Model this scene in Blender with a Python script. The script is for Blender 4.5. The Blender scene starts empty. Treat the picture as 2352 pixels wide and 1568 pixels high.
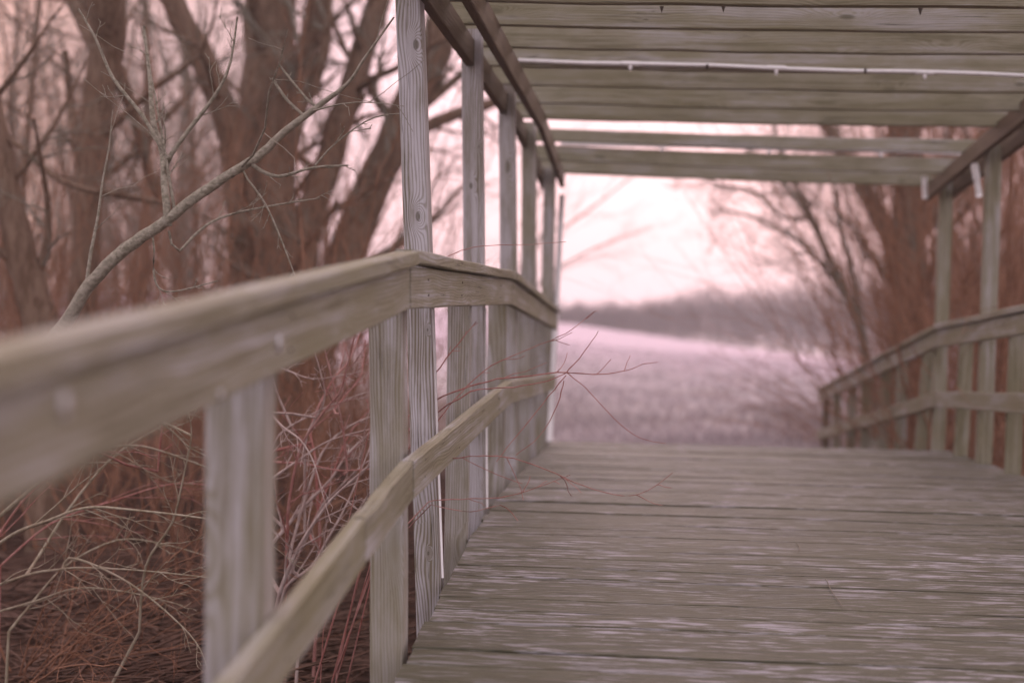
import bpy, math, random
from mathutils import Vector, Matrix
R = math.radians
sc = bpy.context.scene
col = sc.collection
rnd = random.Random(7)

# ------------------------------------------------------------------ camera
EYE = 2.15
YAW, PITCH, ROLL = 0.0924419, -0.0211628, R(1.0)
def cam_basis():
    fw = Vector((-math.sin(YAW)*math.cos(PITCH), math.cos(YAW)*math.cos(PITCH), math.sin(PITCH)))
    r = fw.cross(Vector((0, 0, 1))).normalized(); u = r.cross(fw)
    c, s = math.cos(ROLL), math.sin(ROLL)
    return fw, r*c + u*s, u*c - r*s
FW, RT, UP = cam_basis()
cam_d = bpy.data.cameras.new('camera'); cam = bpy.data.objects.new('camera', cam_d); col.objects.link(cam)
cam_d.lens = 50; cam_d.sensor_width = 36; cam_d.clip_end = 3000; cam_d.clip_start = .05
cam_d.dof.use_dof = True; cam_d.dof.focus_distance = 4.9; cam_d.dof.aperture_fstop = 1.4
cam.matrix_world = Matrix(((RT.x, UP.x, -FW.x, 0), (RT.y, UP.y, -FW.y, 0), (RT.z, UP.z, -FW.z, EYE), (0, 0, 0, 1)))
sc.camera = cam
FD = 50/36*2352
def ray(px, py):
    return FW + RT*((px-1176)/FD) + UP*(-(py-784)/FD)
def at(px, py, Y):                       # a measured image point -> the point of it at distance Y along the bridge
    d = ray(px, py); return Vector((0, 0, EYE)) + d*(Y/d.y)

# ------------------------------------------------------------------ sky, sun, exposure
SUN_EL, SUN_AZ = R(24), R(8)             # azimuth to the right of the bridge's axis
w = bpy.data.worlds.new('World'); sc.world = w; w.use_nodes = True
nt = w.node_tree; N = nt.nodes; L = nt.links; N.clear()
wo = N.new('ShaderNodeOutputWorld')
sky = N.new('ShaderNodeTexSky'); sky.sky_type = 'NISHITA'; sky.sun_disc = False
sky.sun_elevation = SUN_EL; sky.sun_rotation = SUN_AZ; sky.dust_density = 4; sky.air_density = 1.5
b1 = N.new('ShaderNodeBackground'); b1.inputs[1].default_value = .05
st_ = N.new('ShaderNodeMix'); st_.data_type = 'RGBA'; st_.blend_type = 'MULTIPLY'; st_.inputs[0].default_value = 1
L.new(sky.outputs[0], st_.inputs[6]); st_.inputs[7].default_value = (.22, .13, .18, 1); L.new(st_.outputs[2], b1.inputs[0])
tc = N.new('ShaderNodeTexCoord')
nrm = N.new('ShaderNodeVectorMath'); nrm.operation = 'NORMALIZE'; L.new(tc.outputs['Generated'], nrm.inputs[0])
dot = N.new('ShaderNodeVectorMath'); dot.operation = 'DOT_PRODUCT'; L.new(nrm.outputs[0], dot.inputs[0])
gd = Vector((math.sin(R(2)), math.cos(R(2)), .06)).normalized(); dot.inputs[1].default_value = gd
mp = N.new('ShaderNodeMapping'); mp.inputs['Scale'].default_value = (2, 2, 9); L.new(nrm.outputs[0], mp.inputs[0])
cn = N.new('ShaderNodeTexNoise'); cn.inputs['Scale'].default_value = 1.6; cn.inputs['Detail'].default_value = 4; L.new(mp.outputs[0], cn.inputs[0])
ma = N.new('ShaderNodeMath'); ma.operation = 'MULTIPLY_ADD'; ma.inputs[1].default_value = .5; ma.inputs[2].default_value = .5
L.new(dot.outputs['Value'], ma.inputs[0])
rp = N.new('ShaderNodeValToRGB'); L.new(ma.outputs[0], rp.inputs[0])
cr = rp.color_ramp; cr.interpolation = 'EASE'
stops = [(0, (.68, .645, .67)), (.5, (.70, .66, .68)), (.86, (.60, .43, .38)), (.945, (.57, .28, .18)), (.966, (.60, .385, .36)), (.984, (.60, .425, .46)), (1, (.60, .43, .465))]
cr.elements[0].position, cr.elements[0].color = stops[0][0], (*stops[0][1], 1)
cr.elements[1].position, cr.elements[1].color = stops[-1][0], (*stops[-1][1], 1)
for p, c in stops[1:-1]:
    e = cr.elements.new(p); e.color = (*c, 1)
cm = N.new('ShaderNodeMath'); cm.operation = 'MULTIPLY_ADD'; cm.inputs[1].default_value = .16; cm.inputs[2].default_value = .92
L.new(cn.outputs[0], cm.inputs[0])
b2 = N.new('ShaderNodeBackground'); L.new(rp.outputs[0], b2.inputs[0]); L.new(cm.outputs[0], b2.inputs[1])
ad = N.new('ShaderNodeAddShader'); L.new(b1.outputs[0], ad.inputs[0]); L.new(b2.outputs[0], ad.inputs[1]); L.new(ad.outputs[0], wo.inputs[0])
sun_d = bpy.data.lights.new('sun', 'SUN'); sun = bpy.data.objects.new('sun', sun_d); col.objects.link(sun)
sun_d.energy = 0.7; sun_d.angle = R(35); sun_d.color = (1, .86, .84)
sdir = Vector((math.sin(SUN_AZ)*math.cos(SUN_EL), math.cos(SUN_AZ)*math.cos(SUN_EL), math.sin(SUN_EL)))
sun.rotation_euler = (-sdir).to_track_quat('-Z', 'Y').to_euler(); sun.location = (2, 12, 14)
vs = sc.view_settings; vs.view_transform = 'Standard'; vs.look = 'None'; vs.exposure = 1.0; vs.gamma = 1; vs.use_curve_mapping = False
sc.render.engine = 'CYCLES'
sc.cycles.max_bounces = 4; sc.cycles.diffuse_bounces = 3; sc.cycles.glossy_bounces = 2; sc.cycles.volume_bounces = 1; sc.cycles.transparent_max_bounces = 4
sc.cycles.use_denoising = True; sc.cycles.use_adaptive_sampling = True; sc.cycles.adaptive_threshold = .02

# ------------------------------------------------------------------ helpers
WM = {}
def obj(name, me, mat=None, parent=None, M=None):
    o = bpy.data.objects.new(name, me); col.objects.link(o)
    M = M or Matrix.Identity(4)
    if parent is not None:
        o.parent = parent; o.matrix_parent_inverse = WM[parent].inverted()
    o.matrix_basis = M; WM[o] = M
    if mat is not None and me is not None and not me.materials: me.materials.append(mat)
    return o
def tag(o, label=None, cat=None, group=None, kind=None):
    if label: o['label'] = label
    if cat: o['category'] = cat
    if group: o['group'] = group
    if kind: o['kind'] = kind
    return o
def empty(name, loc, label, cat, group=None, rz=0):
    M = Matrix.Translation(Vector(loc)) @ Matrix.Rotation(rz, 4, 'Z')
    o = obj(name, None, None, None, M); o.empty_display_size = .2
    return tag(o, label, cat, group)
class MB:
    def __init__(s): s.v = []; s.f = []
    def tube(s, pts, rad, sides=3, cap=False):
        n = len(pts)
        if n < 2: return
        ax = (pts[-1]-pts[0])
        ref = Vector((0, 0, 1)) if abs(ax.z) < .7*ax.length else Vector((1, 0, 0))
        b = len(s.v)
        for i, p in enumerate(pts):
            t = pts[min(i+1, n-1)] - pts[max(i-1, 0)]
            a = t.cross(ref)
            if a.length < 1e-9: a = Vector((1, 0, 0))
            a.normalize(); c = t.cross(a); c.normalize(); r = rad[i]
            for k in range(sides):
                th = 6.28318*k/sides
                q = p + a*(math.cos(th)*r) + c*(math.sin(th)*r)
                s.v.append((q.x, q.y, q.z))
        for i in range(n-1):
            for k in range(sides):
                k2 = (k+1) % sides
                s.f.append((b+i*sides+k, b+i*sides+k2, b+(i+1)*sides+k2, b+(i+1)*sides+k))
        if cap:
            s.f.append(tuple(b+k for k in range(sides))); s.f.append(tuple(b+(n-1)*sides+k for k in range(sides))[::-1])
    def box(s, lo, hi):
        b = len(s.v)
        for z in (lo[2], hi[2]):
            for x, y in ((lo[0], lo[1]), (hi[0], lo[1]), (hi[0], hi[1]), (lo[0], hi[1])): s.v.append((x, y, z))
        for q in ((3, 2, 1, 0), (4, 5, 6, 7), (0, 1, 5, 4), (1, 2, 6, 5), (2, 3, 7, 6), (3, 0, 4, 7)): s.f.append(tuple(b+i for i in q))
    def mesh(s, name, smooth=True):
        me = bpy.data.meshes.new(name); me.from_pydata(s.v, [], s.f)
        if smooth: me.polygons.foreach_set('use_smooth', [True]*len(me.polygons))
        me.update(); return me
    def build(s, name, mat, parent=None, smooth=True, M=None):
        return obj(name, s.mesh(name, smooth), mat, parent, M)
def local(mb, o):                         # shift world vertices into the frame of a thing
    inv = WM[o].inverted(); mb.v = [tuple(inv @ Vector(v)) for v in mb.v]; return mb

# ------------------------------------------------------------------ materials
class G:
    def __init__(s, name):
        s.m = bpy.data.materials.new(name); s.m.use_nodes = True; s.t = s.m.node_tree; s.n = s.t.nodes; s.l = s.t.links
        s.bsdf = s.n['Principled BSDF']
    def new(s, t, **k):
        x = s.n.new('ShaderNode'+t)
        for a, b in k.items(): setattr(x, a, b)
        return x
    def put(s, sock, v):
        if isinstance(v, (int, float, tuple)): sock.default_value = v
        else: s.l.new(v, sock)
    def math(s, op, a, b=0., c=0., clamp=False):
        x = s.new('Math', operation=op, use_clamp=clamp)
        for i, v in enumerate((a, b, c)): s.put(x.inputs[i], v)
        return x.outputs[0]
    def vmath(s, op, a, b=(0, 0, 0)):
        x = s.new('VectorMath', operation=op); s.put(x.inputs[0], a); s.put(x.inputs[1], b); return x.outputs[0]
    def noise(s, vec, scale, detail=4, rough=.6, out=0):
        x = s.new('TexNoise'); s.put(x.inputs['Vector'], vec); x.inputs['Scale'].default_value = scale
        x.inputs['Detail'].default_value = detail; x.inputs['Roughness'].default_value = rough; return x.outputs[out]
    def ramp(s, f, a, b, lo=0., hi=1.):
        x = s.new('MapRange', interpolation_type='SMOOTHSTEP'); s.put(x.inputs[0], f); s.put(x.inputs[1], a); s.put(x.inputs[2], b); s.put(x.inputs[3], lo); s.put(x.inputs[4], hi)
        return x.outputs[0]
    def mix(s, f, a, b):
        x = s.new('Mix', data_type='RGBA'); s.put(x.inputs[0], f)
        for i, v in ((6, a), (7, b)): s.put(x.inputs[i], (*v, 1) if isinstance(v, tuple) else v)
        return x.outputs[2]
    def bump(s, h, strength, dist):
        x = s.new('Bump'); x.inputs['Strength'].default_value = strength; x.inputs['Distance'].default_value = dist
        s.l.new(h, x.inputs['Height']); s.l.new(x.outputs[0], s.bsdf.inputs['Normal'])
    def done(s, colour, rough, spec=.4):
        s.put(s.bsdf.inputs['Base Color'], (*colour, 1) if isinstance(colour, tuple) else colour)
        s.put(s.bsdf.inputs['Roughness'], rough); s.bsdf.inputs['Specular IOR Level'].default_value = spec
        return s.m
def wood(name, dark, mid, pale, ring=.30, streak=.6, knots=1., rough=.72, spec=.45, ring_w=.0085, seed=0., bump=.5, olive_mix=.0, sl=1.1, olive_rgb=(.125, .112, .050), fixed=()):
    g = G(name)
    tcn = g.new('TexCoord'); oi = g.new('ObjectInfo')
    off = g.vmath('MULTIPLY', g.new('CombineXYZ').outputs[0])
    cx = g.new('CombineXYZ')
    g.put(cx.inputs[0], g.math('MULTIPLY_ADD', oi.outputs['Random'], 91.7, seed))
    g.put(cx.inputs[1], g.math('MULTIPLY', g.math('FRACT', g.math('MULTIPLY', oi.outputs['Random'], 57.3)), .8))
    g.put(cx.inputs[2], g.math('MULTIPLY', g.math('FRACT', g.math('MULTIPLY', oi.outputs['Random'], 131.9)), .8))
    P = g.vmath('ADD', tcn.outputs['Object'], cx.outputs[0])
    # knots: sparse points, stretched along the grain
    vk = g.new('TexVoronoi', feature='F1', distance='EUCLIDEAN'); g.put(vk.inputs['Vector'], g.vmath('MULTIPLY', P, (2.6, 8.5, 8.5))); vk.inputs['Scale'].default_value = 1
    keep = g.math('GREATER_THAN', g.new('SeparateColor').outputs[0], .5)
    sepc = g.new('SeparateColor'); g.l.new(vk.outputs['Color'], sepc.inputs[0]); keep = g.math('GREATER_THAN', sepc.outputs[0], .42)
    d2 = g.math('MULTIPLY', vk.outputs['Distance'], vk.outputs['Distance'])
    kn = g.math('MULTIPLY', g.math('MULTIPLY', g.math('EXPONENT', g.math('MULTIPLY', d2, -13.)), keep), knots)
    if fixed:
        so = g.new('SeparateXYZ'); g.l.new(tcn.outputs['Object'], so.inputs[0])
        for kx, ky, kr in fixed:
            dx = g.math('MULTIPLY', g.math('SUBTRACT', so.outputs[0], kx), 1/(kr*2.1)); dy = g.math('MULTIPLY', g.math('SUBTRACT', so.outputs[1], ky), 1/kr)
            kn = g.math('MAXIMUM', kn, g.math('EXPONENT', g.math('MULTIPLY', g.math('ADD', g.math('MULTIPLY', dx, dx), g.math('MULTIPLY', dy, dy)), -1.)))
    warp = g.noise(g.vmath('MULTIPLY', P, (1.3, 7, 7)), 1, 3, .5)
    sep = g.new('SeparateXYZ'); g.l.new(P, sep.inputs[0])
    ly = g.math('ADD', sep.outputs[1], .07); lz = g.math('ADD', sep.outputs[2], .11)
    rr = g.math('SQRT', g.math('ADD', g.math('MULTIPLY', ly, ly), g.math('MULTIPLY', lz, lz)))
    F = g.math('ADD', g.math('ADD', rr, g.math('MULTIPLY', warp, .055)), g.math('MULTIPLY', kn, .05))
    s1 = g.math('SINE', g.math('MULTIPLY', F, 6.283/ring_w))
    rings = g.ramp(s1, -.6, 1., 0, 1)
    fib = g.noise(g.vmath('MULTIPLY', P, (3.2*sl/1.1, 260, 260)), 1, 4, .7)
    stk = g.noise(g.vmath('MULTIPLY', P, (sl, 46, 46)), 1, 5, .62)
    pat = g.noise(g.vmath('MULTIPLY', P, (1.6+.6*sl, 9, 9)), 1, 5, .65)
    val = g.math('ADD', g.math('MULTIPLY', g.ramp(stk, .36, .66), streak), g.math('MULTIPLY', g.ramp(pat, .3, .7), 1-streak))
    val = g.math('ADD', val, g.math('MULTIPLY', g.math('SUBTRACT', rings, .5), -ring))
    val = g.math('ADD', val, g.math('MULTIPLY', g.math('SUBTRACT', fib, .5), .5))
    val = g.math('ADD', val, g.math('MULTIPLY', g.math('SUBTRACT', oi.outputs['Random'], .5), .22), clamp=True)
    c = g.mix(g.ramp(val, .0, .5), dark, mid); c = g.mix(g.ramp(val, .42, 1.), c, pale)
    c = g.mix(g.ramp(kn, .80, .93, 0, .75), c, tuple(x*.55 for x in dark))
    if olive_mix:
        al = g.ramp(g.noise(g.vmath('MULTIPLY', P, (1.4, 4, 4)), 1, 5, .6), .36, .66, 0, olive_mix); c = g.mix(al, c, olive_rgb)  # olive tone mixed over the wood in random patches
    # long drying cracks
    crk = g.noise(g.vmath('MULTIPLY', P, (.9, 62, 62)), 1, 2, .5)
    crack = g.ramp(g.math('ABSOLUTE', g.math('SUBTRACT', crk, .5)), .0, .012, 1, 0)
    gate = g.ramp(g.noise(g.vmath('MULTIPLY', P, (2., 9, 9)), 1, 2), .52, .6)
    crack = g.math('MULTIPLY', crack, gate)
    c = g.mix(g.math('MULTIPLY', crack, .8), c, tuple(x*.35 for x in dark))
    h = g.math('ADD', g.math('ADD', g.math('MULTIPLY', rings, -.35), g.math('MULTIPLY', fib, .5)), g.math('ADD', g.math('MULTIPLY', stk, .6), g.math('MULTIPLY', crack, -1.5)))
    g.bump(h, bump, .0035)
    return g.done(c, g.ramp(val, 0, 1, rough-.1, rough+.12), spec)
M_POST = wood('weathered_post_wood', (.17, .132, .092), (.32, .275, .265), (.48, .425, .465), ring=.36, streak=.35, olive_mix=.55, olive_rgb=(.225, .188, .115))
M_RAIL = wood('weathered_rail_wood', (.13, .104, .060), (.26, .222, .172), (.42, .375, .40), ring=.22, streak=.5, knots=.6, olive_mix=.65, olive_rgb=(.20, .168, .092))
M_PLANK = wood('weathered_plank_wood', (.030, .024, .012), (.072, .060, .034), (.36, .315, .36), ring=.10, streak=.7, knots=.3, rough=.66, spec=.42, bump=.9, olive_mix=.6, sl=6.5, olive_rgb=(.060, .050, .024))
M_RAFT = wood('weathered_rafter_wood', (.13, .104, .058), (.25, .210, .150), (.37, .325, .32), ring=.2, streak=.45, knots=1., olive_mix=.65, olive_rgb=(.185, .152, .088))
M_BEAM = wood('shaded_beam_wood', (.085, .05, .032), (.13, .085, .055), (.18, .135, .10), ring=.2, streak=.5, knots=.5)  # backlit shade under the beams is put into this darker wood colour
def bark(name, a, b, c3, sc_=1., rough=.9, along=6):
    g = G(name); t = g.new('TexCoord'); oi = g.new('ObjectInfo')
    P = g.vmath('MULTIPLY', t.outputs['Object'], (26*sc_, 26*sc_, along*sc_))
    n1 = g.noise(P, 1, 5, .65); n2 = g.noise(t.outputs['Object'], 1.7, 4)
    c = g.mix(g.ramp(n1, .35, .65), a, b); c = g.mix(g.ramp(n2, .45, .7, 0, .8), c, c3)
    g.bump(n1, .7, .02)
    return g.done(c, rough, .2)
M_BARK = bark('furrowed_bark', (.105, .058, .038), (.20, .125, .092), (.165, .10, .074))
M_BARK2 = bark('pale_branch_bark', (.20, .165, .125), (.36, .30, .25), (.30, .245, .205), 2., along=30)
M_TWIG = bark('brown_twig_bark', (.15, .12, .09), (.26, .22, .185), (.20, .155, .125), .6)
M_RED = bark('red_twig_bark', (.30, .10, .085), (.42, .20, .18), (.40, .27, .25), 1.5, .6)
M_OLIVE = bark('dry_cane_bark', (.22, .165, .11), (.38, .31, .24), (.34, .24, .19), 1.2, .7)
M_PINK = bark('pinkish_cane_bark', (.34, .22, .20), (.50, .38, .36), (.46, .32, .30), 1.4, .65)
M_THICK = bark('rusty_thicket_twigs', (.19, .082, .048), (.33, .165, .11), (.26, .12, .078), .5)
M_FAR = bark('distant_wood_twigs', (.07, .052, .047), (.12, .092, .085), (.09, .07, .065), .1)
def plain(name, c, rough=.5, spec=.4, metal=0., var=.25, scale=30.):
    g = G(name); t = g.new('TexCoord'); n = g.noise(t.outputs['Object'], scale, 4)
    cc = g.mix(g.ramp(n, .3, .7), tuple(x*(1-var) for x in c), c); g.bsdf.inputs['Metallic'].default_value = metal
    return g.done(cc, rough, spec)
M_PVC = plain('white_plastic_conduit', (.78, .70, .72), .35, .5, 0, .12)
M_PALE = plain('pale_metal', (.62, .56, .58), .35, .5, .6, .25)
M_DARK = plain('rusty_steel', (.07, .045, .035), .7, .3, .3)
def ground_mat():
    g = G('field_and_leaf_litter'); t = g.new('TexCoord'); P = t.outputs['Object']
    sep = g.new('SeparateXYZ'); g.l.new(P, sep.inputs[0])
    n1 = g.noise(P, .35, 5); n2 = g.noise(P, 9, 5); n3 = g.noise(g.vmath('MULTIPLY', P, (.05, .16, 1)), 1, 4)
    grass = g.mix(g.ramp(n1, .35, .65), (.36, .30, .30), (.48, .40, .43)); grass = g.mix(g.ramp(n2, .3, .75, 0, .5), grass, (.31, .24, .23))
    grass = g.mix(g.ramp(n3, .4, .65, 0, .55), grass, (.56, .46, .51))
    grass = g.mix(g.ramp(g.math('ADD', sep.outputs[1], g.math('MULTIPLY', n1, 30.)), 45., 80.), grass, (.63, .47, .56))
    lit = g.mix(g.ramp(n2, .3, .7), (.06, .032, .024), (.13, .072, .053)); lit = g.mix(g.ramp(n1, .45, .6, 0, .6), lit, (.09, .045, .034))
    f = g.ramp(g.math('ADD', sep.outputs[1], g.math('MULTIPLY', n1, 5.)), 14., 20.)
    fx = g.ramp(g.math('ADD', sep.outputs[0], g.math('MULTIPLY', n1, 3.)), -2.5, .5)
    fr = g.ramp(g.math('ADD', sep.outputs[0], g.math('MULTIPLY', n1, 2.)), 4.5, 2.6)
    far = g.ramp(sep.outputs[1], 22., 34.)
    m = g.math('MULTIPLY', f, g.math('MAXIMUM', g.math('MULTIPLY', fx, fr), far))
    g.bump(g.noise(P, 14, 5), .8, .06)
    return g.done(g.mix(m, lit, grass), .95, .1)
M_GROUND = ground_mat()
M_STALK = bark('dead_stalks', (.07, .036, .026), (.15, .08, .06), (.10, .052, .04), .4)

# ------------------------------------------------------------------ ground
def sm(a, b, x):
    t = max(0., min(1., (x-a)/(b-a))); return t*t*(3-2*t)
def gz(x, y):
    z = .06*math.sin(x*1.1+y*.7) + .05*math.sin(x*2.3-y*1.3) + (.5*sm(-1.0, -2.0, x) + .3*sm(2.4, 3.6, x))*sm(18, 13, y)
    t = max(0., min(1., (y-18)/112)); xc = 25*math.tanh(x/25)
    up = sm(11, 17.5, y)*.34
    f = -.02*t - .124*xc*t**.8
    if y > 130: f -= (y-130)*.035
    return z*(1-.6*sm(14, 25, y)) + up + f
def make_ground():
    nx, ny = 150, 190; v = []; f = []
    for j in range(ny+1):
        q = j/ny; y = -25 + 60*q + 1500*q**5
        for i in range(nx+1):
            u = i/nx*2-1; x = 22*u + 700*u**5
            v.append((x, y, gz(x, y)))
    for j in range(ny):
        for i in range(nx):
            a = j*(nx+1)+i; f.append((a, a+1, a+nx+2, a+nx+1))
    me = bpy.data.meshes.new('ground'); me.from_pydata(v, [], f); me.polygons.foreach_set('use_smooth', [True]*len(f))
    return tag(obj('ground', me, M_GROUND), kind='structure')
make_ground()

# ------------------------------------------------------------------ the footbridge
XL, XR = -.757, 2.12                       # outer face of the left posts, inner face of the right posts
T = .089
def prof(pts, y):
    if y <= pts[0][0]: a, b = pts[0], pts[1]
    elif y >= pts[-1][0]: a, b = pts[-2], pts[-1]
    else:
        for a, b in zip(pts, pts[1:]):
            if a[0] <= y <= b[0]: break
    return EYE + a[1] + (b[1]-a[1])*(y-a[0])/(b[0]-a[0])
DECK = [(1.2, -1.22), (3.85, -1.013), (5.5, -.893), (6.9, -.862), (10.45, -.948), (17.4, -1.76)]
bridge = empty('footbridge', (.7, 8, .2), 'weathered grey timber footbridge with arched deck, railings and open rafter roof', 'footbridge')

def timber_mesh(name, Ln, W, H, n=4, bev=.004, jit=.0015, seed=0, sag=0.):
    r = random.Random(seed); v = []; f = []
    ys, zs = W/2, H/2
    sect = [(-ys+bev, -zs), (ys-bev, -zs), (ys, -zs+bev), (ys, zs-bev), (ys-bev, zs), (-ys+bev, zs), (-ys, zs-bev), (-ys, -zs+bev)]
    for i in range(n+1):
        x = -Ln/2 + Ln*i/n
        oy, oz = r.uniform(-jit, jit), r.uniform(-jit, jit) - sag*4*(i/n)*(1-i/n)
        for y, z in sect: v.append((x, y+oy+r.uniform(-jit, jit)*.5, z+oz))
    for i in range(n):
        for k in range(8):
            k2 = (k+1) % 8; a = i*8
            f.append((a+k, a+8+k, a+8+k2, a+k2))
    f.append(tuple(range(8))); f.append(tuple(n*8+k for k in range(8))[::-1])
    me = bpy.data.meshes.new(name); me.from_pydata(v, [], f); me.update(); return me
def frame(p0, p1, yhint):
    """local X along p0->p1, local Y as near as possible to yhint"""
    x = (p1-p0).normalized(); z = x.cross(Vector(yhint)).normalized(); y = z.cross(x)
    c = (p0+p1)/2
    return Matrix(((x.x, y.x, z.x, c.x), (x.y, y.y, z.y, c.y), (x.z, y.z, z.z, c.z), (0, 0, 0, 1)))
sd = [0]
def timber(name, p0, p1, W, H, yhint, mat, parent=None, n=5, jit=.0015, sag=0.):
    sd[0] += 1; p0, p1 = Vector(p0), Vector(p1)
    me = timber_mesh(name, (p1-p0).length, W, H, n, .004, jit, sd[0], sag)
    return obj(name, me, mat, parent or bridge, frame(p0, p1, yhint))

# deck: stringers under, every plank laid across
for x in (-.55, .72, 1.95):
    for a, b in ((1.0, 3.85), (3.85, 6.9), (6.9, 10.45), (10.45, 17.3)):
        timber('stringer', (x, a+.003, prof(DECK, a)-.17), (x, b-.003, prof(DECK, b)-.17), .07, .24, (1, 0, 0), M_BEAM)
PM = [timber_mesh('deck_plank', 2.86, .1375, .036, 9, .003, .0016, 500+i) for i in range(9)]
y = 1.1
while y < 17.3:
    s = (prof(DECK, y+.05)-prof(DECK, y-.05))/.1
    M = Matrix.Translation((.768 + rnd.uniform(-.008, .008), y, prof(DECK, y)-.018 + rnd.uniform(-.003, .003))) @ Matrix.Rotation(math.atan(s)+R(rnd.uniform(-.45, .45)), 4, 'X') @ Matrix.Rotation(R(rnd.uniform(-.12, .12)), 4, 'Z')
    if rnd.random() < .5: M = M @ Matrix.Rotation(math.pi, 4, 'Z')
    obj('deck_plank', rnd.choice(PM), M_PLANK, bridge, M)
    y += .1405

# left posts: measured lean
def post(top, bot, Y, W, D, mat=M_POST, name='post'):
    a = at(*top, Y); b = at(*bot, Y)
    a.y += D/2; b.y += D/2
    return timber(name, b, a, W, D, (1, 0, 0), mat, n=8, jit=.002)
def to_z(top, bot, Y, z):                  # extend the measured centre line down to a height
    a = at(*top, Y); b = at(*bot, Y); t = (z-a.z)/(b.z-a.z); return a + (b-a)*t
LP = [((938, 0), (990, 1400), 4.9, 1.16), ((1083, 100), (1098, 1140), 6.25, 1.14), ((1163, 170), (1175, 1000), 7.8, 1.14),
      ((1214, 270), (1219, 950), 9.15, 1.12), ((1262, 350), (1259, 950), 10.6, .97)]
XC = -.722                                 # the posts stand clear of the rails nailed to their inner side
for t_, b_, Y, top in LP:
    zt = EYE + top + .10; zb = prof(DECK, Y) - .30
    a = to_z(t_, b_, Y, zt); b = to_z(t_, b_, Y, zb); a.y += T/2; b.y += T/2; a.x = min(a.x, XC); b.x = min(b.x, XC)
    o = timber('post', b, a, T, T, (1, 0, 0), M_POST, n=10, jit=.002)
    if Y == 4.9 or Y == 6.25:              # the knots one can make out on the two nearest roofed posts
        ks = ((955, 103, .024), (960, 497, .021), (986, 757, .007), (984, 1270, .010)) if Y == 4.9 else ((1082, 427, .018), (1100, 337, .008))
        inv = WM[o].inverted(); fx = []
        for px, py, kr in ks:
            q = inv @ at(px, py, Y); fx.append((q.x, max(-.03, min(.03, q.y)), kr))
        o.data.materials[0] = wood('knotty_post_wood', (.17, .132, .092), (.33, .285, .28), (.49, .435, .475), ring=.5, streak=.35, knots=.25, fixed=fx, ring_w=.0075)
# approach posts (shorter, under the sloping rail)
for t_, b_, Y, zt, Wp in (((888, 720), (915, 1568), 4.12, .075, .10), ((545, 880), (562, 1568), 2.5, -.06, .108), ((100, 900), (110, 1568), 1.35, -.14, .10)):
    if Y < 1.5:
        a = Vector((XL+.05, .55, EYE-.24)); b = Vector((XL+.05, .55, EYE-1.7))
    else:
        a = to_z(t_, b_, Y, EYE+zt); b = to_z(t_, b_, Y, EYE-1.5); a.y += .045; b.y += .045; a.x = min(a.x, -.728); b.x = min(b.x, -.728)
    timber('post', b, a, Wp, T, (1, 0, 0), M_POST, n=8, jit=.002)
# pickets between the left posts
LTOP = [(.2, -.148), (1.4, -.046), (3.85, .162), (6.86, .192), (10.5, .03)]
for Y in (5.55, 7.0, 8.45, 9.9):
    timber('picket', (-.723, Y+.02, prof(DECK, Y)-.25), (-.726, Y+.02, prof(LTOP, Y)-.06), .092, .038, (1, 0, 0), M_POST, n=6)
# left rails: cap on top, face board on the inside of the posts, mid rail
def rail_run(x_in, s, top, mid, cuts_top, cuts_mid, hface=.118):
    for a, b in zip(cuts_top, cuts_top[1:]):
        za, zb = prof(top, a+1e-4), prof(top, b-1e-4)
        xc = x_in - s*.002
        f = timber('face_rail', (xc-s*.019, a+.002, za-.042-hface/2), (xc-s*.019, b-.002, zb-.042-hface/2), .036, hface, (1, 0, 0), M_RAIL, n=6)
        timber('cap_rail', (x_in-s*.013, a+.001, za-.019), (x_in-s*.013, b-.001, zb-.019), .064, .038, (1, 0, 0), M_RAIL, f, n=8, jit=.003)
    for a, b in zip(cuts_mid, cuts_mid[1:]):
        timber('mid_rail', (x_in-s*.021, a+.002, prof(mid, a+1e-4)-.057), (x_in-s*.021, b-.002, prof(mid, b-1e-4)-.057), .038, .112, (1, 0, 0), M_RAIL, n=6, jit=.002)
LMID = [(.6, -.77), (3.85, -.425), (6.9, -.338), (10.45, -.455)]
rail_run(-.635, 1, LTOP, LMID, [.25, 3.85, 6.86, 10.5], [.6, 3.27, 3.95, 6.9, 10.45])
RTOP = [(4.0, .2), (6.86, .15), (7.87, .085), (10.42, -.04), (17.25, -.86)]
RMID = [(4.0, -.3), (6.9, -.34), (7.9, -.40), (10.44, -.52), (17.5, -1.385)]
rail_run(2.085, -1, RTOP, RMID, [4.2, 7.0, 10.42, 17.25], [4.2, 7.0, 10.44, 17.35])
# right posts and pickets: vignette darkening put into their colour by the olive rafter wood
for Y, top in ((6.42, 1.16), (7.85, 1.1), (9.28, 1.0), (10.7, .9)):
    lean = .02
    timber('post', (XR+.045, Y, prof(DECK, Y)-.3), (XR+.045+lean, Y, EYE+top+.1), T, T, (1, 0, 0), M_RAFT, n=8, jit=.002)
for i, (Y, ln) in enumerate(((7.1, 0), (8.56, .01), (9.95, .03), (11.4, .06), (12.2, .0), (13.1, .02), (14.1, 0), (15.1, .02), (16.1, -.01))):
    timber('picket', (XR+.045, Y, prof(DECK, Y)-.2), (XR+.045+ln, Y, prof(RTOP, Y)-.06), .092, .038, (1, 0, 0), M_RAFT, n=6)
timber('post', (XR+.045, 17.1, .1), (XR+.045, 17.1, prof(RTOP, 17.1)-.04), T, T, (1, 0, 0), M_BEAM, n=6)
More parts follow.
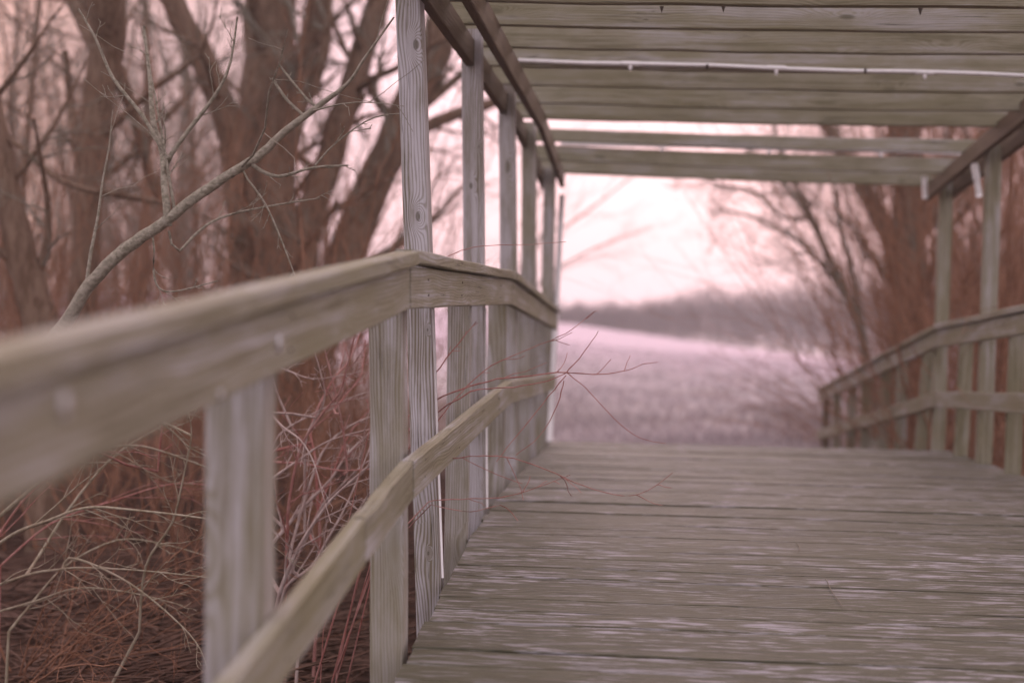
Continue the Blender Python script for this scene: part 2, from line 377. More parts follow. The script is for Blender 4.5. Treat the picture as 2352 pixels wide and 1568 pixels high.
# eave beams: one either side of the posts
LB = [(3.4, 1.085), (8.7, 1.10), (10.95, .955)]
RB = [(3.4, 1.12), (8.1, 1.12), (10.95, .885)]
for pts, xi, xo in ((LB, -.648, -.79), (RB, XR-.021, XR+.12)):
    for (a, za), (b, zb) in zip(pts, pts[1:]):
        for x in (xi, xo):
            dz = 0 if x == xi else -.015
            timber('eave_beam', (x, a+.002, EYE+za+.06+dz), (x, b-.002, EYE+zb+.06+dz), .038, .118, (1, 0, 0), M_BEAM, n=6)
# rafters on edge, measured one by one at the left beam
RAFT = [(3.55, 1.19, .14), (4.1, 1.19, .14), (4.6, 1.195, .14), (5.02, 1.195, .14), (5.49, 1.195, .14), (6.03, 1.209, .14), (6.57, 1.217, .14), (7.12, 1.222, .15), (7.66, 1.217, .14), (8.26, 1.206, .13), (8.77, 1.187, .13),
        (9.62, 1.150, .085), (10.3, 1.098, .108), (10.85, 1.06, .10)]
raft = []
for i, (Y, h, H) in enumerate(RAFT):
    dr = -.035 - .05*sm(8.5, 10.8, Y)
    o = timber('rafter', (-.88, Y, EYE+h+H/2+.006), (2.38, Y+.02, EYE+h+H/2+dr+.006), .04, H, (0, 1, 0), M_RAFT, n=10, jit=.003, sag=.012)
    raft.append((o, Y, h, dr))

# small steel bits on the bridge
def nub(name, p, rx, rz, mat, parent, depth=.006):
    mb = MB(); n = 8
    for k in range(2):
        for i in range(n):
            th = 6.283*i/n; q = 1 - .25*k; mb.v.append((depth*k, rx*q*math.cos(th), rz*q*math.sin(th)))
    for i in range(n): mb.f.append((i, (i+1) % n, n+(i+1) % n, n+i))
    mb.f.append(tuple(range(n, 2*n)))
    return mb.build(name, mat, parent, False, Matrix.Translation(p))
faces = [o for o in bridge.children if o.name.startswith('face_rail')]
for px, py, rx, rz in ((640, 790, .008, .018), (148, 930, .009, .017), (505, 905, .006, .008)):
    d = ray(px, py); p = Vector((0, 0, EYE)) + d*(-.636/d.x)
    nub('pale_oval', p, rx, rz, M_PALE, faces[0], .004)  # pale metal ovals for the pale spots on the near rail
for f in [o for o in bridge.children if o.name.startswith(('face_rail', 'mid_rail')) and WM[o].translation.x < 0]:
    c = WM[f].translation; ax = WM[f].to_3x3() @ Vector((1, 0, 0)); ln = max(v.co.x for v in f.data.vertices)
    for Y in (2.545, 4.165, 4.945, 6.295, 7.845, 9.195):
        t = (Y-c.y)/ax.y
        if abs(t) < ln-.02:
            for dz in (-.025, .028): nub('nail', c + ax*t + Vector((.0185, rnd.uniform(-.015, .015), dz+rnd.uniform(-.006, .006))), .0042, .0042, M_DARK, f, .002)
for k, (px, py) in enumerate(((1520, 22), (1662, 21), (2115, 26))):
    o, Y, h, dr = raft[4]; p = at(px, py, Y-.03)
    mb = MB(); mb.v = [(-.008, 0, .012), (.008, 0, .012), (0, 0, -.012), (-.008, .014, .012), (.008, .014, .012), (0, .014, -.012)]
    mb.f = [(0, 2, 1), (3, 4, 5), (0, 1, 4, 3), (1, 2, 5, 4), (2, 0, 3, 5)]
    mb.build('hook', M_DARK, o, False, Matrix.Translation(p))

# ------------------------------------------------------------------ conduits fixed under the roof
def conduit(p0, p1, r, label, clips, coups, group='white conduits on the bridge'):
    p0, p1 = Vector(p0), Vector(p1)
    root = empty('conduit', p0, label, 'conduit', group)
    mb = MB(); n = 8; pts = [p0.lerp(p1, i/n) + Vector((0, 0, -.004*math.sin(i*1.7))) for i in range(n+1)]
    mb.tube(pts, [r]*(n+1), 10, True); local(mb, root).build('pipe', M_PVC, root, True, WM[root])
    d = (p1-p0).normalized()
    for t in coups:
        c = p0.lerp(p1, t); m = MB(); m.tube([c-d*.006, c+d*.006], [r*1.15]*2, 10, True); local(m, root).build('coupling', M_DARK, root, False, WM[root])
    for t in clips:
        c = p0.lerp(p1, t); m = MB()
        m.tube([c-d*.045, c+d*.045], [r*1.22]*2, 10, True)
        m.tube([c+Vector((0, -.002, -r*.9)), c+Vector((0, -.002, -r*2.4)), c+Vector((0, -.002, -r*3.4))], [r*1.0, r*.95, r*.4], 8, True)
        local(m, root).build('clip', M_PVC, root, False, WM[root])
    return root
Yp = 7.085
conduit(at(1190, 139, Yp), at(2420, 176, Yp+.02), .0105, 'white conduit across the rafters nearer the camera', (.215, .49, .765), (.36, .655))
Yp = 10.255
conduit(at(1288, 329, Yp), at(2236, 353, Yp+.02), .0125, 'white conduit across the rafters near the far end', (.25, .51, .78), (.36,))
conduit(at(1291, 448, 10.75), at(1262, 1012, 10.5), .022, 'white pipe standing against the far end of the left railing', (), ())
conduit(at(2238, 375, 9.22), at(2249, 452, 9.22), .019, 'short white pipe hanging on a right roof post', (.25,), ())
conduit(at(2123, 405, 10.6), at(2125, 455, 10.6), .02, 'short white pipe stub at the end of the right eave', (), ())
def edge_strip(p, q, label):
    root = empty('edge_strip', q, label, 'metal strip', 'bright strips on the left posts')
    mb = MB(); mb.tube([p, p.lerp(q, .5), q], [.004]*3, 6, True); local(mb, root).build('strip', M_PVC, root, True, WM[root])
for (t_, b_, Y, top), lab in zip(LP[:2], ('thin bright strip on the inner edge of the nearest roofed post', 'thin bright strip on the inner edge of the second roofed post')):
    p, q = to_z(t_, b_, Y, prof(LTOP, Y)-.17), to_z(t_, b_, Y, prof(DECK, Y)+.005)
    for v in (p, q): v.x = min(v.x, XC) + T/2 + .001; v.y -= .001
    edge_strip(p, q, lab)
gap_disc = empty('sky_gap_disc', at(1283, 398, 10.55), 'small round white disc added for the bright sky gap at top of the last left post', 'white disc')  # white disc added where sky shows through the gap by the post
mb = MB(); c = WM[gap_disc].translation
mb.tube([c+Vector((0, -.02, 0)), c+Vector((0, .012, 0)), c+Vector((0, .03, 0))], [.022, .03, .03], 12, True)
local(mb, gap_disc).build('white_disc', M_PVC, gap_disc, True, WM[gap_disc])

# ------------------------------------------------------------------ trees and shrubs
def rv(r): return Vector((r.gauss(0, 1), r.gauss(0, 1), r.gauss(0, 1)))
def wand(p, d, Ln, n, wob, trop, r):
    pts = [p.copy()]; d = d.normalized(); st = Ln/n
    for i in range(n):
        d = (d + rv(r)*wob + Vector((0, 0, trop))).normalized(); p = p + d*st; pts.append(p)
    return pts
def sprout(mb, pts, rad, lv, r, cfg):
    """side branches along a branch; cfg: list per level (count, length factor, angle, radius factor, segs, wobble, tropism)"""
    if lv >= len(cfg): return
    cnt, lf, ang, rf, n, wob, trop, t0 = cfg[lv]
    Lp = sum((pts[i+1]-pts[i]).length for i in range(len(pts)-1))
    for k in range(cnt):
        t = t0 + (1-t0)*((k + r.random())/cnt); f = t*(len(pts)-1); i = min(int(f), len(pts)-2); u = f-i
        p = pts[i].lerp(pts[i+1], u); d = (pts[i+1]-pts[i]).normalized()
        q = rv(r); q = (q - d*q.dot(d)).normalized()
        a = R(ang*r.uniform(.6, 1.3)); dd = d*math.cos(a) + q*math.sin(a)
        Ln = Lp*lf*r.uniform(.55, 1.25)*(1.15-.6*t)
        rr = max(.0018, (rad[i]*(1-u)+rad[i+1]*u)*rf)
        cp = wand(p, dd, Ln, n, wob, trop, r)
        cr_ = [max(.0012, rr*(1-.8*j/n)) for j in range(n+1)]
        if lv == 0 and isinstance(mb[0], list):
            one = MB(); one.tube(cp, cr_, 6 if rr > .02 else 4); mb[0].append(one)
        else: mb[min(lv, len(mb)-1)].tube(cp, cr_, 5 if rr > .02 else 3)
        sprout(mb, cp, cr_, lv+1, r, cfg)
def px_path(path, Y0, wob=0., r=rnd):
    pts, rad = [], []
    for q in path:
        Y = Y0 + (q[3] if len(q) > 3 else 0)
        pts.append(at(q[0], q[1], Y)); rad.append(q[2]*1.0884*Y/3556)
    return smooth(pts, rad, r, wob)
def smooth(pts, rad, r, wob=0., k=4):
    P, Q = [], []
    n = len(pts)
    for i in range(n-1):
        p0, p1, p2, p3 = pts[max(i-1, 0)], pts[i], pts[i+1], pts[min(i+2, n-1)]
        for j in range(k):
            t = j/k
            v = .5*((2*p1) + (p2-p0)*t + (2*p0-5*p1+4*p2-p3)*t*t + (3*p1-p0-3*p2+p3)*t**3)
            P.append(v + rv(r)*wob*rad[i]); Q.append(rad[i]+(rad[i+1]-rad[i])*t)
    P.append(pts[-1]); Q.append(rad[-1]); return P, Q

TREE = [(9, .55, 48, .45, 7, .12, .03, .25), (7, .55, 45, .5, 6, .14, .02, .2), (6, .5, 42, .55, 4, .16, .01, .15), (4, .5, 40, .6, 3, .15, .0, .2)]
def stem_tree(name, label, Y, stems, cfg, seed, mat_t=M_BARK, mat_c=M_TWIG, group=None, cat='tree', part='trunk', sides=9, ground=True, rooted=(0,)):
    r = random.Random(seed)
    paths = [px_path(s, Y, .06, r) for s in stems]
    b = paths[0][0][0]
    root = empty(name, (b.x, b.y, gz(b.x, b.y) if ground else b.z), label, cat, group)
    crown = [[], MB()]
    for si, (P, Q) in enumerate(paths):
        if si not in rooted and si > 0:      # a side stem leaves the nearest earlier stem
            near = min((v for pp, qq in paths[:si] for v in pp), key=lambda v: (v-P[0]).length)
            if (near-P[0]).length < 1.2: P = [near, near.lerp(P[0], .5)] + P[1:]; Q = [Q[0], Q[0]] + Q[1:]
        if ground and si in rooted:
            g0 = Vector((P[0].x*.7+b.x*.3, P[0].y, gz(P[0].x, P[0].y)-.1))
            if P[0].z > g0.z+.1: P, Q = [g0]+P, [Q[0]*1.25]+Q
        up = (P[-1]-P[-2]).normalized()
        ext = wand(P[-1], up, 3.5, 7, .1, .02, r) if cfg is TREE else []
        P2 = P + ext[1:]; Q2 = Q + [Q[-1]*(1-.12*j) for j in range(1, len(ext))]
        m = MB(); m.tube(P2, Q2, sides, True); local(m, root).build(part, mat_t, root, True, WM[root])
        sprout(crown, P2, Q2, 0, r, cfg)
    limb, twig = crown
    for lm in limb: local(lm, root).build('limb', mat_t, root, True, WM[root])
    if twig.v: tag(local(twig, root).build('crown', mat_c, root, True, WM[root]), kind='stuff')
    return root

# the many-stemmed tree left of the bridge
CL = [(7, .42, 50, .32, 7, .12, .02, .2), (7, .5, 48, .5, 5, .15, .0, .15), (6, .55, 42, .55, 4, .15, .0, .15), (3, .5, 40, .6, 3, .15, 0, .2)]
stem_tree('multi_stemmed_tree', 'large bare tree with many dark stems fanning out behind the left railing', 13.5, [
    [(600, 900, 62), (570, 620, 46, -.2), (545, 400, 36, -.4), (505, 230, 33, -.6), (395, 0, 28, -.8), (300, -160, 22, -1)],
    [(640, 900, 75), (620, 600, 66), (615, 300, 62), (620, 0, 60, .2), (630, -200, 45, .3)],
    [(640, 880, 40), (620, 560, 30, .3), (665, 330, 26, .5), (705, 120, 25, .7), (730, -20, 24, .8), (760, -200, 18, 1)],
    [(670, 880, 44), (700, 560, 37, .3), (760, 350, 33, .5), (815, 180, 30, .7), (870, 0, 28, .9), (915, -180, 20, 1)],
    [(700, 880, 54), (790, 600, 46, .5), (870, 400, 42, .7), (960, 200, 42, .9), (1040, 10, 40, 1), (1110, -150, 26, 1)],
    [(900, 380, 16, .7), (970, 300, 15, .8), (1050, 262, 14, .9), (1140, 232, 12, 1.2), (1250, 160, 7, 1.6)],
], CL, 21, rooted=(0, 1, 2, 3, 4))
stem_tree('forked_tree', 'dark trunk tree that forks high up, second from the left edge', 11., [
    [(185, 860, 38), (195, 640, 33), (205, 430, 34), (222, 250, 36), (245, 110, 42), (250, 0, 44, -.2), (262, -150, 32, -.3)],
    [(200, 420, 20), (180, 330, 14), (165, 250, 11, .3), (150, 120, 8, .5)],
    [(238, 130, 26), (180, 30, 18, .3), (130, -90, 12, .6)],
    [(250, 120, 24), (300, 240, 16, .2), (345, 400, 13, .4), (380, 480, 9, .5)],
], CL, 33)
stem_tree('leaning_tree', 'dark leaning trunk cut off by the left edge of the photo', 9., [
    [(110, 900, 42), (85, 720, 42), (45, 560, 36), (10, 400, 30), (-30, 200, 28), (-70, -50, 22)],
    [(-20, 290, 7), (60, 350, 6), (130, 410, 6), (200, 435, 7), (280, 450, 8, .2), (400, 470, 5, .5)],
], [(6, .35, 50, .3, 6, .12, .02, .2), (6, .5, 45, .5, 5, .15, 0, .15), (5, .5, 42, .55, 4, .15, 0, .15)], 45)

# trees of the wood further left and behind (copies of three kinds, each with trunk, limbs, crown)
def wild_tree(name, seed, H, rad, lean=0.):
    r = random.Random(seed)
    P = wand(Vector((0, 0, -.15)), Vector((lean, 0, 1)), H, 12, .05, .03, r); Q = [rad*(1-.85*i/12) for i in range(13)]
    tr = MB(); tr.tube(P, Q, 8, True); cr_ = [[], MB()]
    sprout(cr_, P, Q, 0, r, [(16, .42, 50, .4, 7, .11, .04, .1), (7, .5, 45, .5, 5, .14, .02, .15), (5, .55, 40, .55, 4, .15, .01, .15), (4, .55, 38, .6, 3, .15, 0, .15)])
    return [('trunk', tr.mesh('trunk'), M_BARK)] + [('limb', q.mesh('limb'), M_BARK) for q in cr_[0]] + [('crown', cr_[1].mesh('crown'), M_TWIG)]
KINDS = [wild_tree('bare_tree', 101, 10, .085), wild_tree('bare_tree', 102, 8, .06, .12), wild_tree('bare_tree', 103, 12, .11, -.06)]
def put_tree(k, x, y, rz, s, label, group):
    M = Matrix.Translation((x, y, gz(x, y))) @ Matrix.Rotation(rz, 4, 'Z') @ Matrix.Scale(s, 4)
    o = obj('bare_tree', None, None, None, M); tag(o, label, 'tree', group)
    for nm, me, mt in KINDS[k]:
        c = obj(nm, me, mt, o, M)
        if nm == 'crown': c['kind'] = 'stuff'
WL = 'bare trees of the left wood'
def xat(px, Y): return at(px, 800, Y).x
for k, px, Y, rz, s, lab in (
        (0, 60, 17, .3, .9, 'slender bare tree behind the leftmost leaning trunk'),
        (1, 130, 20, 1.3, 1., 'thin bare tree in the gap left of the forked trunk'),
        (2, 320, 19, 2.2, .9, 'bare tree in the gap right of the forked trunk'),
        (0, 430, 23, 3.1, 1., 'bare tree far back between forked trunk and many-stemmed tree'),
        (1, 250, 26, 4., 1.2, 'bare tree far back behind the forked trunk'),
        (2, 20, 28, 5., 1., 'bare tree far back at the left edge of the photo'),
        (0, 540, 27, .9, 1., 'bare tree far back behind the left stem of the many-stemmed tree'),
        (2, 740, 30, 1.9, .75, 'bare tree far back seen between the right stems of the many-stemmed tree'),
        (1, 850, 36, 2.7, .8, 'bare tree far back just left of the nearest roofed post'),
        (1, 1040, 44, 2.1, .8, 'faint bare tree seen between first and second roofed posts'),
        (0, -120, 21, 2.4, 1., 'bare tree reaching in from beyond the left edge'),
        (2, 390, 34, 3.3, 1.1, 'most distant bare tree between the forked trunk and the many-stemmed tree')):
    put_tree(k, xat(px, Y), Y, rz, s, lab, WL)
WR = 'bare trees on the right bank'
for k, px, Y, rz, s, lab in (
        (2, 2290, 21, .7, .8, 'bare tree behind the second right roof post'),
        (0, 2420, 17, 1.5, .8, 'bare tree at the right edge behind the railing'),
        (1, 2180, 25, 3.9, .9, 'bare tree far back behind the right eave'),
        (0, 2330, 29, 5.2, 1., 'most distant bare tree behind the right roof posts')):
    put_tree(k, xat(px, Y), Y, rz, s, lab, WR)
RCF = [(10, .4, 45, .35, 6, .12, .03, .15), (7, .5, 42, .5, 5, .14, .02, .15), (5, .55, 40, .55, 4, .15, .0, .15), (3, .5, 40, .6, 3, .15, 0, .2)]
stem_tree('thick_trunk_tree', 'thick reddish trunk standing right of the opening behind the railing', 17.5, [
    [(2080, 960, 48), (2085, 800, 42), (2088, 600, 38), (2085, 420, 36), (2078, 200, 32), (2070, 0, 26)],
    [(2085, 640, 26), (2050, 560, 24, .2), (2005, 470, 21, .4), (1965, 400, 19, .6), (1900, 290, 14, .8), (1850, 180, 10, 1)],
    [(2095, 560, 22), (2150, 470, 18, .2), (2210, 380, 15, .4), (2260, 300, 12, .6)],
], RCF, 61)
stem_tree('slanting_tree', 'thin bare stems slanting over the field right of the opening', 19., [
    [(2010, 900, 10), (1985, 800, 9), (1950, 690, 8.5), (1905, 590, 8), (1860, 500, 7), (1800, 420, 6, .5), (1700, 330, 4, 1)],
    [(1950, 690, 7), (1900, 620, 7), (1840, 560, 5), (1760, 510, 4, .5), (1660, 480, 3, 1)],
    [(1905, 590, 7), (1870, 510, 7, -.2), (1835, 440, 6.5, -.3), (1790, 340, 5, -.3), (1760, 200, 3, -.3)],
    [(1860, 500, 5), (1800, 500, 4), (1730, 440, 4, .3), (1640, 420, 3, .5), (1560, 360, 2, .5)],
    [(1995, 840, 8), (1960, 640, 7, .3), (1930, 520, 6, .5), (1915, 400, 5, .7), (1930, 250, 4, .9)],
], RCF, 62, M_TWIG, rooted=(0, 4))
# limbs of a tree on the left that hang into the opening
stem_tree('thin_limbed_tree', 'faint thin limbs reaching into the pale opening from the left', 24., [
    [(1180, 760, 5), (1230, 560, 4), (1300, 520, 2.6), (1370, 470, 2), (1460, 400, 1)],
    [(1190, 760, 5), (1240, 650, 3.5), (1310, 600, 2.4), (1390, 560, 1.8), (1500, 520, 1)],
    [(1185, 720, 4), (1220, 480, 3), (1290, 380, 2), (1380, 300, 1)],
], [(6, .35, 40, .4, 5, .1, .0, .2), (5, .5, 40, .5, 4, .12, 0, .2), (4, .5, 40, .5, 3, .1, 0, .2)], 63, M_TWIG, M_TWIG, cat='tree', rooted=(0, 1, 2))

# the sharp pale branch in front of the wood
sap_cfg = [(5, .22, 45, .35, 5, .12, .03, .25), (3, .5, 40, .5, 4, .14, .02, .2)]
stem_tree('leaning_sapling', 'pale crooked sapling branch rising to the right above the near rail', 5.0, [
    [(-260, 1120, 18), (-90, 985, 18), (50, 860, 17), (150, 742, 16), (205, 655, 15), (290, 570, 14.5), (365, 520, 13), (440, 460, 12), (520, 405, 11), (590, 362, 10), (640, 315, 9), (690, 275, 8), (742, 236, 6.5), (800, 190, 4), (840, 130, 3), (905, 40, 2)],
    [(388, 530, 9.5), (382, 470, 9), (377, 400, 8, .05), (372, 345, 7.5, .1), (352, 280, 7, .1), (345, 190, 5, .15), (330, 60, 3.5, .2)],
    [(385, 365, 5.5), (440, 290, 5), (500, 210, 4), (530, 140, 3), (545, 40, 2)],
    [(372, 345, 5), (330, 270, 4.5), (260, 180, 4), (220, 90, 3), (180, 20, 2)],
    [(590, 388, 5), (640, 405, 4), (720, 385, 3), (800, 380, 2)],
    [(700, 268, 4), (660, 230, 3.6), (625, 180, 3.2)],
    [(725, 245, 3.5), (700, 222, 3), (640, 148, 2.5)],
    [(400, 590, 3), (470, 520, 3, .1), (540, 490, 2.6, .2), (640, 470, 2.2, .2), (735, 455, 1.6, .3)],
    [(560, 400, 2.6), (610, 470, 2.3), (650, 560, 2), (680, 640, 1.4)],
    [(355, 560, 2.4), (355, 640, 2.4), (390, 670, 2), (500, 645, 1.5)],
    [(720, 385, 2.2), (770, 330, 2), (860, 270, 1.6), (960, 260, 1.2)],
], sap_cfg, 71, M_BARK2, M_BARK2, cat='sapling', part='stem', sides=10)

# red-twigged shrub pushing through the left railing over the deck
red = [
    ([(985, 925, 2.6, .1), (1060, 893, 2.6), (1140, 872, 2.4), (1220, 862, 2.3, -.1), (1300, 855, 2.2, -.1), (1380, 860, 1.6, -.1), (1440, 850, 1.2), (1482, 834, .9)], 4.9),
    ([(990, 955, 2.4, .1), (1080, 900, 2.3), (1160, 890, 2), (1240, 880, 1.8), (1300, 857, 1.5)], 4.9),
    ([(1300, 855, 1.8), (1340, 810, 1.5), (1374, 760, 1)], 4.8), ([(1300, 855, 1.6), (1345, 890, 1.4), (1410, 960, 1.3), (1470, 1005, 1.1), (1528, 1018, .8)], 4.8),
    ([(1300, 862, 1.8), (1260, 910, 1.7), (1200, 985, 1.5), (1140, 1060, 1.1)], 4.85), ([(1295, 875, 1.8), (1280, 930, 1.6), (1240, 1000, 1.4), (1185, 1045, 1)], 4.85),
    ([(1010, 960, 2.2), (1060, 900, 2), (1130, 840, 1.8), (1220, 800, 1.5), (1300, 765, 1.2), (1365, 715, .8)], 4.95),
    ([(990, 870, 2.2), (1040, 805, 2), (1094, 738, 1.4)], 5.0),
    ([(990, 1065, 2, .1), (1060, 1050, 2), (1130, 1047, 1.9), (1180, 1053, 1.8), (1260, 1080, 1.6), (1340, 1115, 1.4), (1430, 1138, 1.2), (1490, 1125, 1), (1545, 1085, .8)], 4.75),
    ([(985, 1150, 2), (1060, 1145, 1.7), (1150, 1142, 1.4), (1230, 1120, 1.1), (1310, 1090, .8)], 4.7),
    ([(990, 1160, 1.6), (1080, 1175, 1.5), (1150, 1160, 1.2), (1190, 1195, 1)], 4.7),
    ([(1060, 1050, 1.4), (1120, 1080, 1.2), (1200, 1110, .9)], 4.75),
    ([(1005, 600, 1.4), (1060, 575, 1.4), (1110, 565, 1.2), (1200, 562, 1), (1300, 555, .8)], 5.),
]
root = empty('red_twig_shrub', (-1.15, 5.1, gz(-1.15, 5.1)), 'red twigs poking through the left railing and over the deck', 'shrub')
r = random.Random(5)
for path, Y in red:
    P, Q = px_path(path, Y, .4, r); Q = [q*.75 for q in Q]
    if path[0][0] < 1020:                  # goes back down to the shrub's foot outside the railing
        a = P[0]; foot = Vector((-1.15+r.uniform(-.1, .1), 5.15+r.uniform(-.1, .2), gz(-1.15, 5.1)-.03))
        back = [foot, foot.lerp(a, .35)+Vector((-.12, .03, .1)), foot.lerp(a, .8)+Vector((-.1, .02, .08))]
        P = back + P; Q = [Q[0]*1.5, Q[0]*1.3, Q[0]*1.1] + Q
    m = MB(); m.tube(P, Q, 6, True)
    local(m, root).build('stem', M_RED, root, True, WM[root])
tw = [MB(), MB()]
for path, Y in red[:1] + red[6:10]:
    P, Q = px_path(path, Y, .4, r); sprout(tw, P, Q, 0, r, [(5, .16, 40, .6, 4, .15, 0, .25)])
tag(local(tw[0], root).build('twigs', M_RED, root, True, WM[root]), kind='stuff')

# brush behind the left railing
def shrub(name, label, base, n, H, spread, mat, seed, aim=(0, 0, 1), wob=.09, trop=-.01, r0=.008, cfg=None, group=None):
    r = random.Random(seed); base = Vector(base); base.z = gz(base.x, base.y)
    root = empty(name, base, label, 'shrub', group); tw = [MB(), MB()]
    for i in range(n):
        d = Vector(aim) + rv(r)*spread; d.z = abs(d.z)*.8+.15
        p = base + Vector((r.uniform(-.15, .15), r.uniform(-.2, .2), -.05))
        P = wand(p, d, H*r.uniform(.6, 1.15), 10, wob, trop, r); rr = r0*r.uniform(.6, 1.2); Q = [rr*(1-.75*j/10) for j in range(11)]
        m = MB(); m.tube(P, Q, 6, True); local(m, root).build('stem', mat, root, True, WM[root])
        sprout(tw, P, Q, 0, r, cfg or [(7, .28, 42, .6, 5, .14, .0, .2), (4, .4, 40, .6, 3, .15, 0, .2)])
    tag(local(tw[0], root).build('twigs', mat, root, True, WM[root]), kind='stuff')
    if tw[1].v: tag(local(tw[1], root).build('fine_twigs', mat, root, True, WM[root]), kind='stuff')
    return root
def gpt(px, Y): return (xat(px, Y), Y, 0)
SB = 'brush outside the left railing'
CC = [(7, .20, 40, .6, 4, .13, .01, .15), (3, .4, 40, .6, 3, .15, 0, .2)]
def canes(name, label, Y, paths, mat, seed, rooted):
    r = random.Random(seed)
    pp = [[(x, y, rr*(1.15-.75*i/(len(p)-1)), dy + .05*i*(1 if k % 2 else -1)) for i, (x, y) in enumerate(p)] for k, (rr, dy, p) in enumerate(paths)]
    return stem_tree(name, label, Y, pp, CC, seed, mat, mat, SB, 'shrub', 'stem', 7, True, rooted)
canes('cane_shrub', 'tangle of pale pinkish canes between the two near railing posts', 5.5, [
    (5.2, 0, [(630, 1420), (650, 1340), (690, 1250), (750, 1160), (800, 1110), (870, 1050)]),
    (4.6, .1, [(590, 1280), (640, 1230), (700, 1160), (760, 1100), (800, 1040), (870, 975)]),
    (5.0, .2, [(640, 1420), (660, 1345), (720, 1300), (790, 1220), (850, 1130)]),
    (3.4, 0, [(560, 1130), (620, 1100), (680, 1060), (760, 1010), (870, 980)]),
    (3.2, .2, [(700, 1250), (700, 1090), (705, 1000), (745, 920), (735, 850), (715, 790)]),
    (3.6, .1, [(660, 1300), (690, 1180), (740, 1040), (800, 980), (870, 950)]),
    (2.6, -.1, [(610, 940), (650, 980), (690, 1010), (720, 1060), (740, 1130), (760, 1200)]),
    (2.6, .2, [(560, 1160), (600, 1080), (640, 1000), (700, 960), (760, 930), (870, 890)]),
    (3.4, .3, [(640, 1380), (730, 1180), (770, 1130), (830, 1070), (880, 1040)]),
    (3.2, .0, [(690, 1370), (740, 1260), (800, 1150), (860, 1000)]),
    (2.4, .2, [(600, 820), (660, 850), (720, 870), (790, 860)])], M_PINK, 81, (0, 2, 8, 9))
canes('cane_shrub', 'smooth red stems rising under the near rail beside the railing bend', 5.7, [
    (3.8, 0, [(655, 1400), (660, 1230), (665, 1150), (690, 1030), (740, 950), (780, 900), (800, 830), (822, 740)]),
    (3.2, .1, [(735, 1240), (725, 1060), (715, 980), (760, 880), (800, 830), (825, 770), (838, 720)]),
    (3.2, .1, [(560, 1050), (620, 1060), (700, 1065), (780, 1080), (870, 1075)]),
    (2.8, .2, [(700, 1250), (760, 1100), (800, 1000), (850, 940)]),
    (2.6, 0, [(800, 1100), (790, 1000), (770, 900), (745, 800), (735, 745)]),
    (2.4, 0, [(760, 950), (800, 900), (830, 860), (840, 780)])], M_RED, 82, (0, 1))
canes('arching_bramble', 'olive canes arching to the right across the lower left corner', 5.3, [
    (4.2, 0, [(-60, 1300), (20, 1232), (110, 1195), (200, 1165), (300, 1170), (470, 1190), (600, 1215)]),
    (4.2, .1, [(-60, 1240), (60, 1130), (150, 1062), (250, 1027), (300, 1022), (370, 1035), (520, 1090)]),
    (3.2, .1, [(-60, 1365), (60, 1320), (130, 1308), (190, 1303), (330, 1310), (520, 1330)]),
    (3.2, .2, [(100, 1260), (150, 1180), (220, 1090), (270, 1040), (330, 1000), (430, 945), (540, 890)]),
    (2.8, 0, [(150, 1280), (200, 1290), (300, 1340), (400, 1420), (460, 1490), (490, 1580)]),
    (3.0, .2, [(20, 1450), (60, 1400), (150, 1300), (270, 1240), (380, 1250), (520, 1290)]),
    (3.0, .1, [(320, 1450), (335, 1300), (395, 1200), (420, 1100), (440, 1000), (430, 940)]),
    (2.4, .0, [(340, 950), (390, 985), (440, 1030), (510, 1060)]),
    (2.6, .3, [(-60, 1420), (80, 1380), (180, 1350), (300, 1360), (420, 1390)])], M_OLIVE, 83, (0, 1, 2, 5, 6, 8))
canes('arching_bramble', 'red canes arching under the near rail in the left corner', 5.6, [
    (3.2, 0, [(-60, 1330), (0, 1225), (80, 1120), (190, 1050), (300, 985), (400, 940), (540, 920)]),
    (2.8, .2, [(-40, 1100), (10, 1020), (50, 960), (75, 900)]),
    (2.6, .1, [(360, 1100), (370, 1000), (375, 900), (385, 820)]),
    (2.6, .2, [(0, 1300), (120, 1200), (260, 1150), (400, 1110), (520, 1120)])], M_RED, 85, (0, 3))
shrub('low_bramble', 'dark thin canes sprawling low over the leaf litter at bottom left', gpt(60, 5.8), 22, 1.5, .4, M_THICK, 84, (.7, -.1, .5), .08, -.05, .005, group=SB)
shrub('thin_shrub', 'thin rusty shrub behind the nearest blurred railing post', gpt(430, 7.8), 10, 1.7, .3, M_THICK, 86, (.1, 0, 1), group=SB)
shrub('thin_shrub', 'rusty shrub far behind the railing under the forked trunk', gpt(250, 9), 12, 2.1, .3, M_THICK, 87, (.0, 0, 1), group=SB)
shrub('thin_shrub', 'rusty shrub far behind the two near railing posts', gpt(700, 9), 12, 2.1, .3, M_THICK, 88, (.1, 0, 1), group=SB)
SR = 'brush behind the right railing'
for i, (px, Y, lab) in enumerate(((1990, 19.5, 'rusty shrub at the end of the right railing'), (2130, 15, 'rusty shrub behind the bend of the right railing'), (2260, 13.5, 'rusty shrub behind the right railing under the second roof post'), (2400, 12, 'rusty shrub behind the right railing at the photo edge'))):
    shrub('thin_shrub', lab, gpt(px, Y), 20, 3.2, .42, M_THICK, 90+i, (-.1, 0, 1), .08, -.012, .012, group=SR)
shrub('arching_shrub', 'low shrub arching over the field left of the right railing end', gpt(1940, 21), 14, 2.6, .25, M_THICK, 96, (-.9, 0, .8), .05, -.06, .008, group=SR)

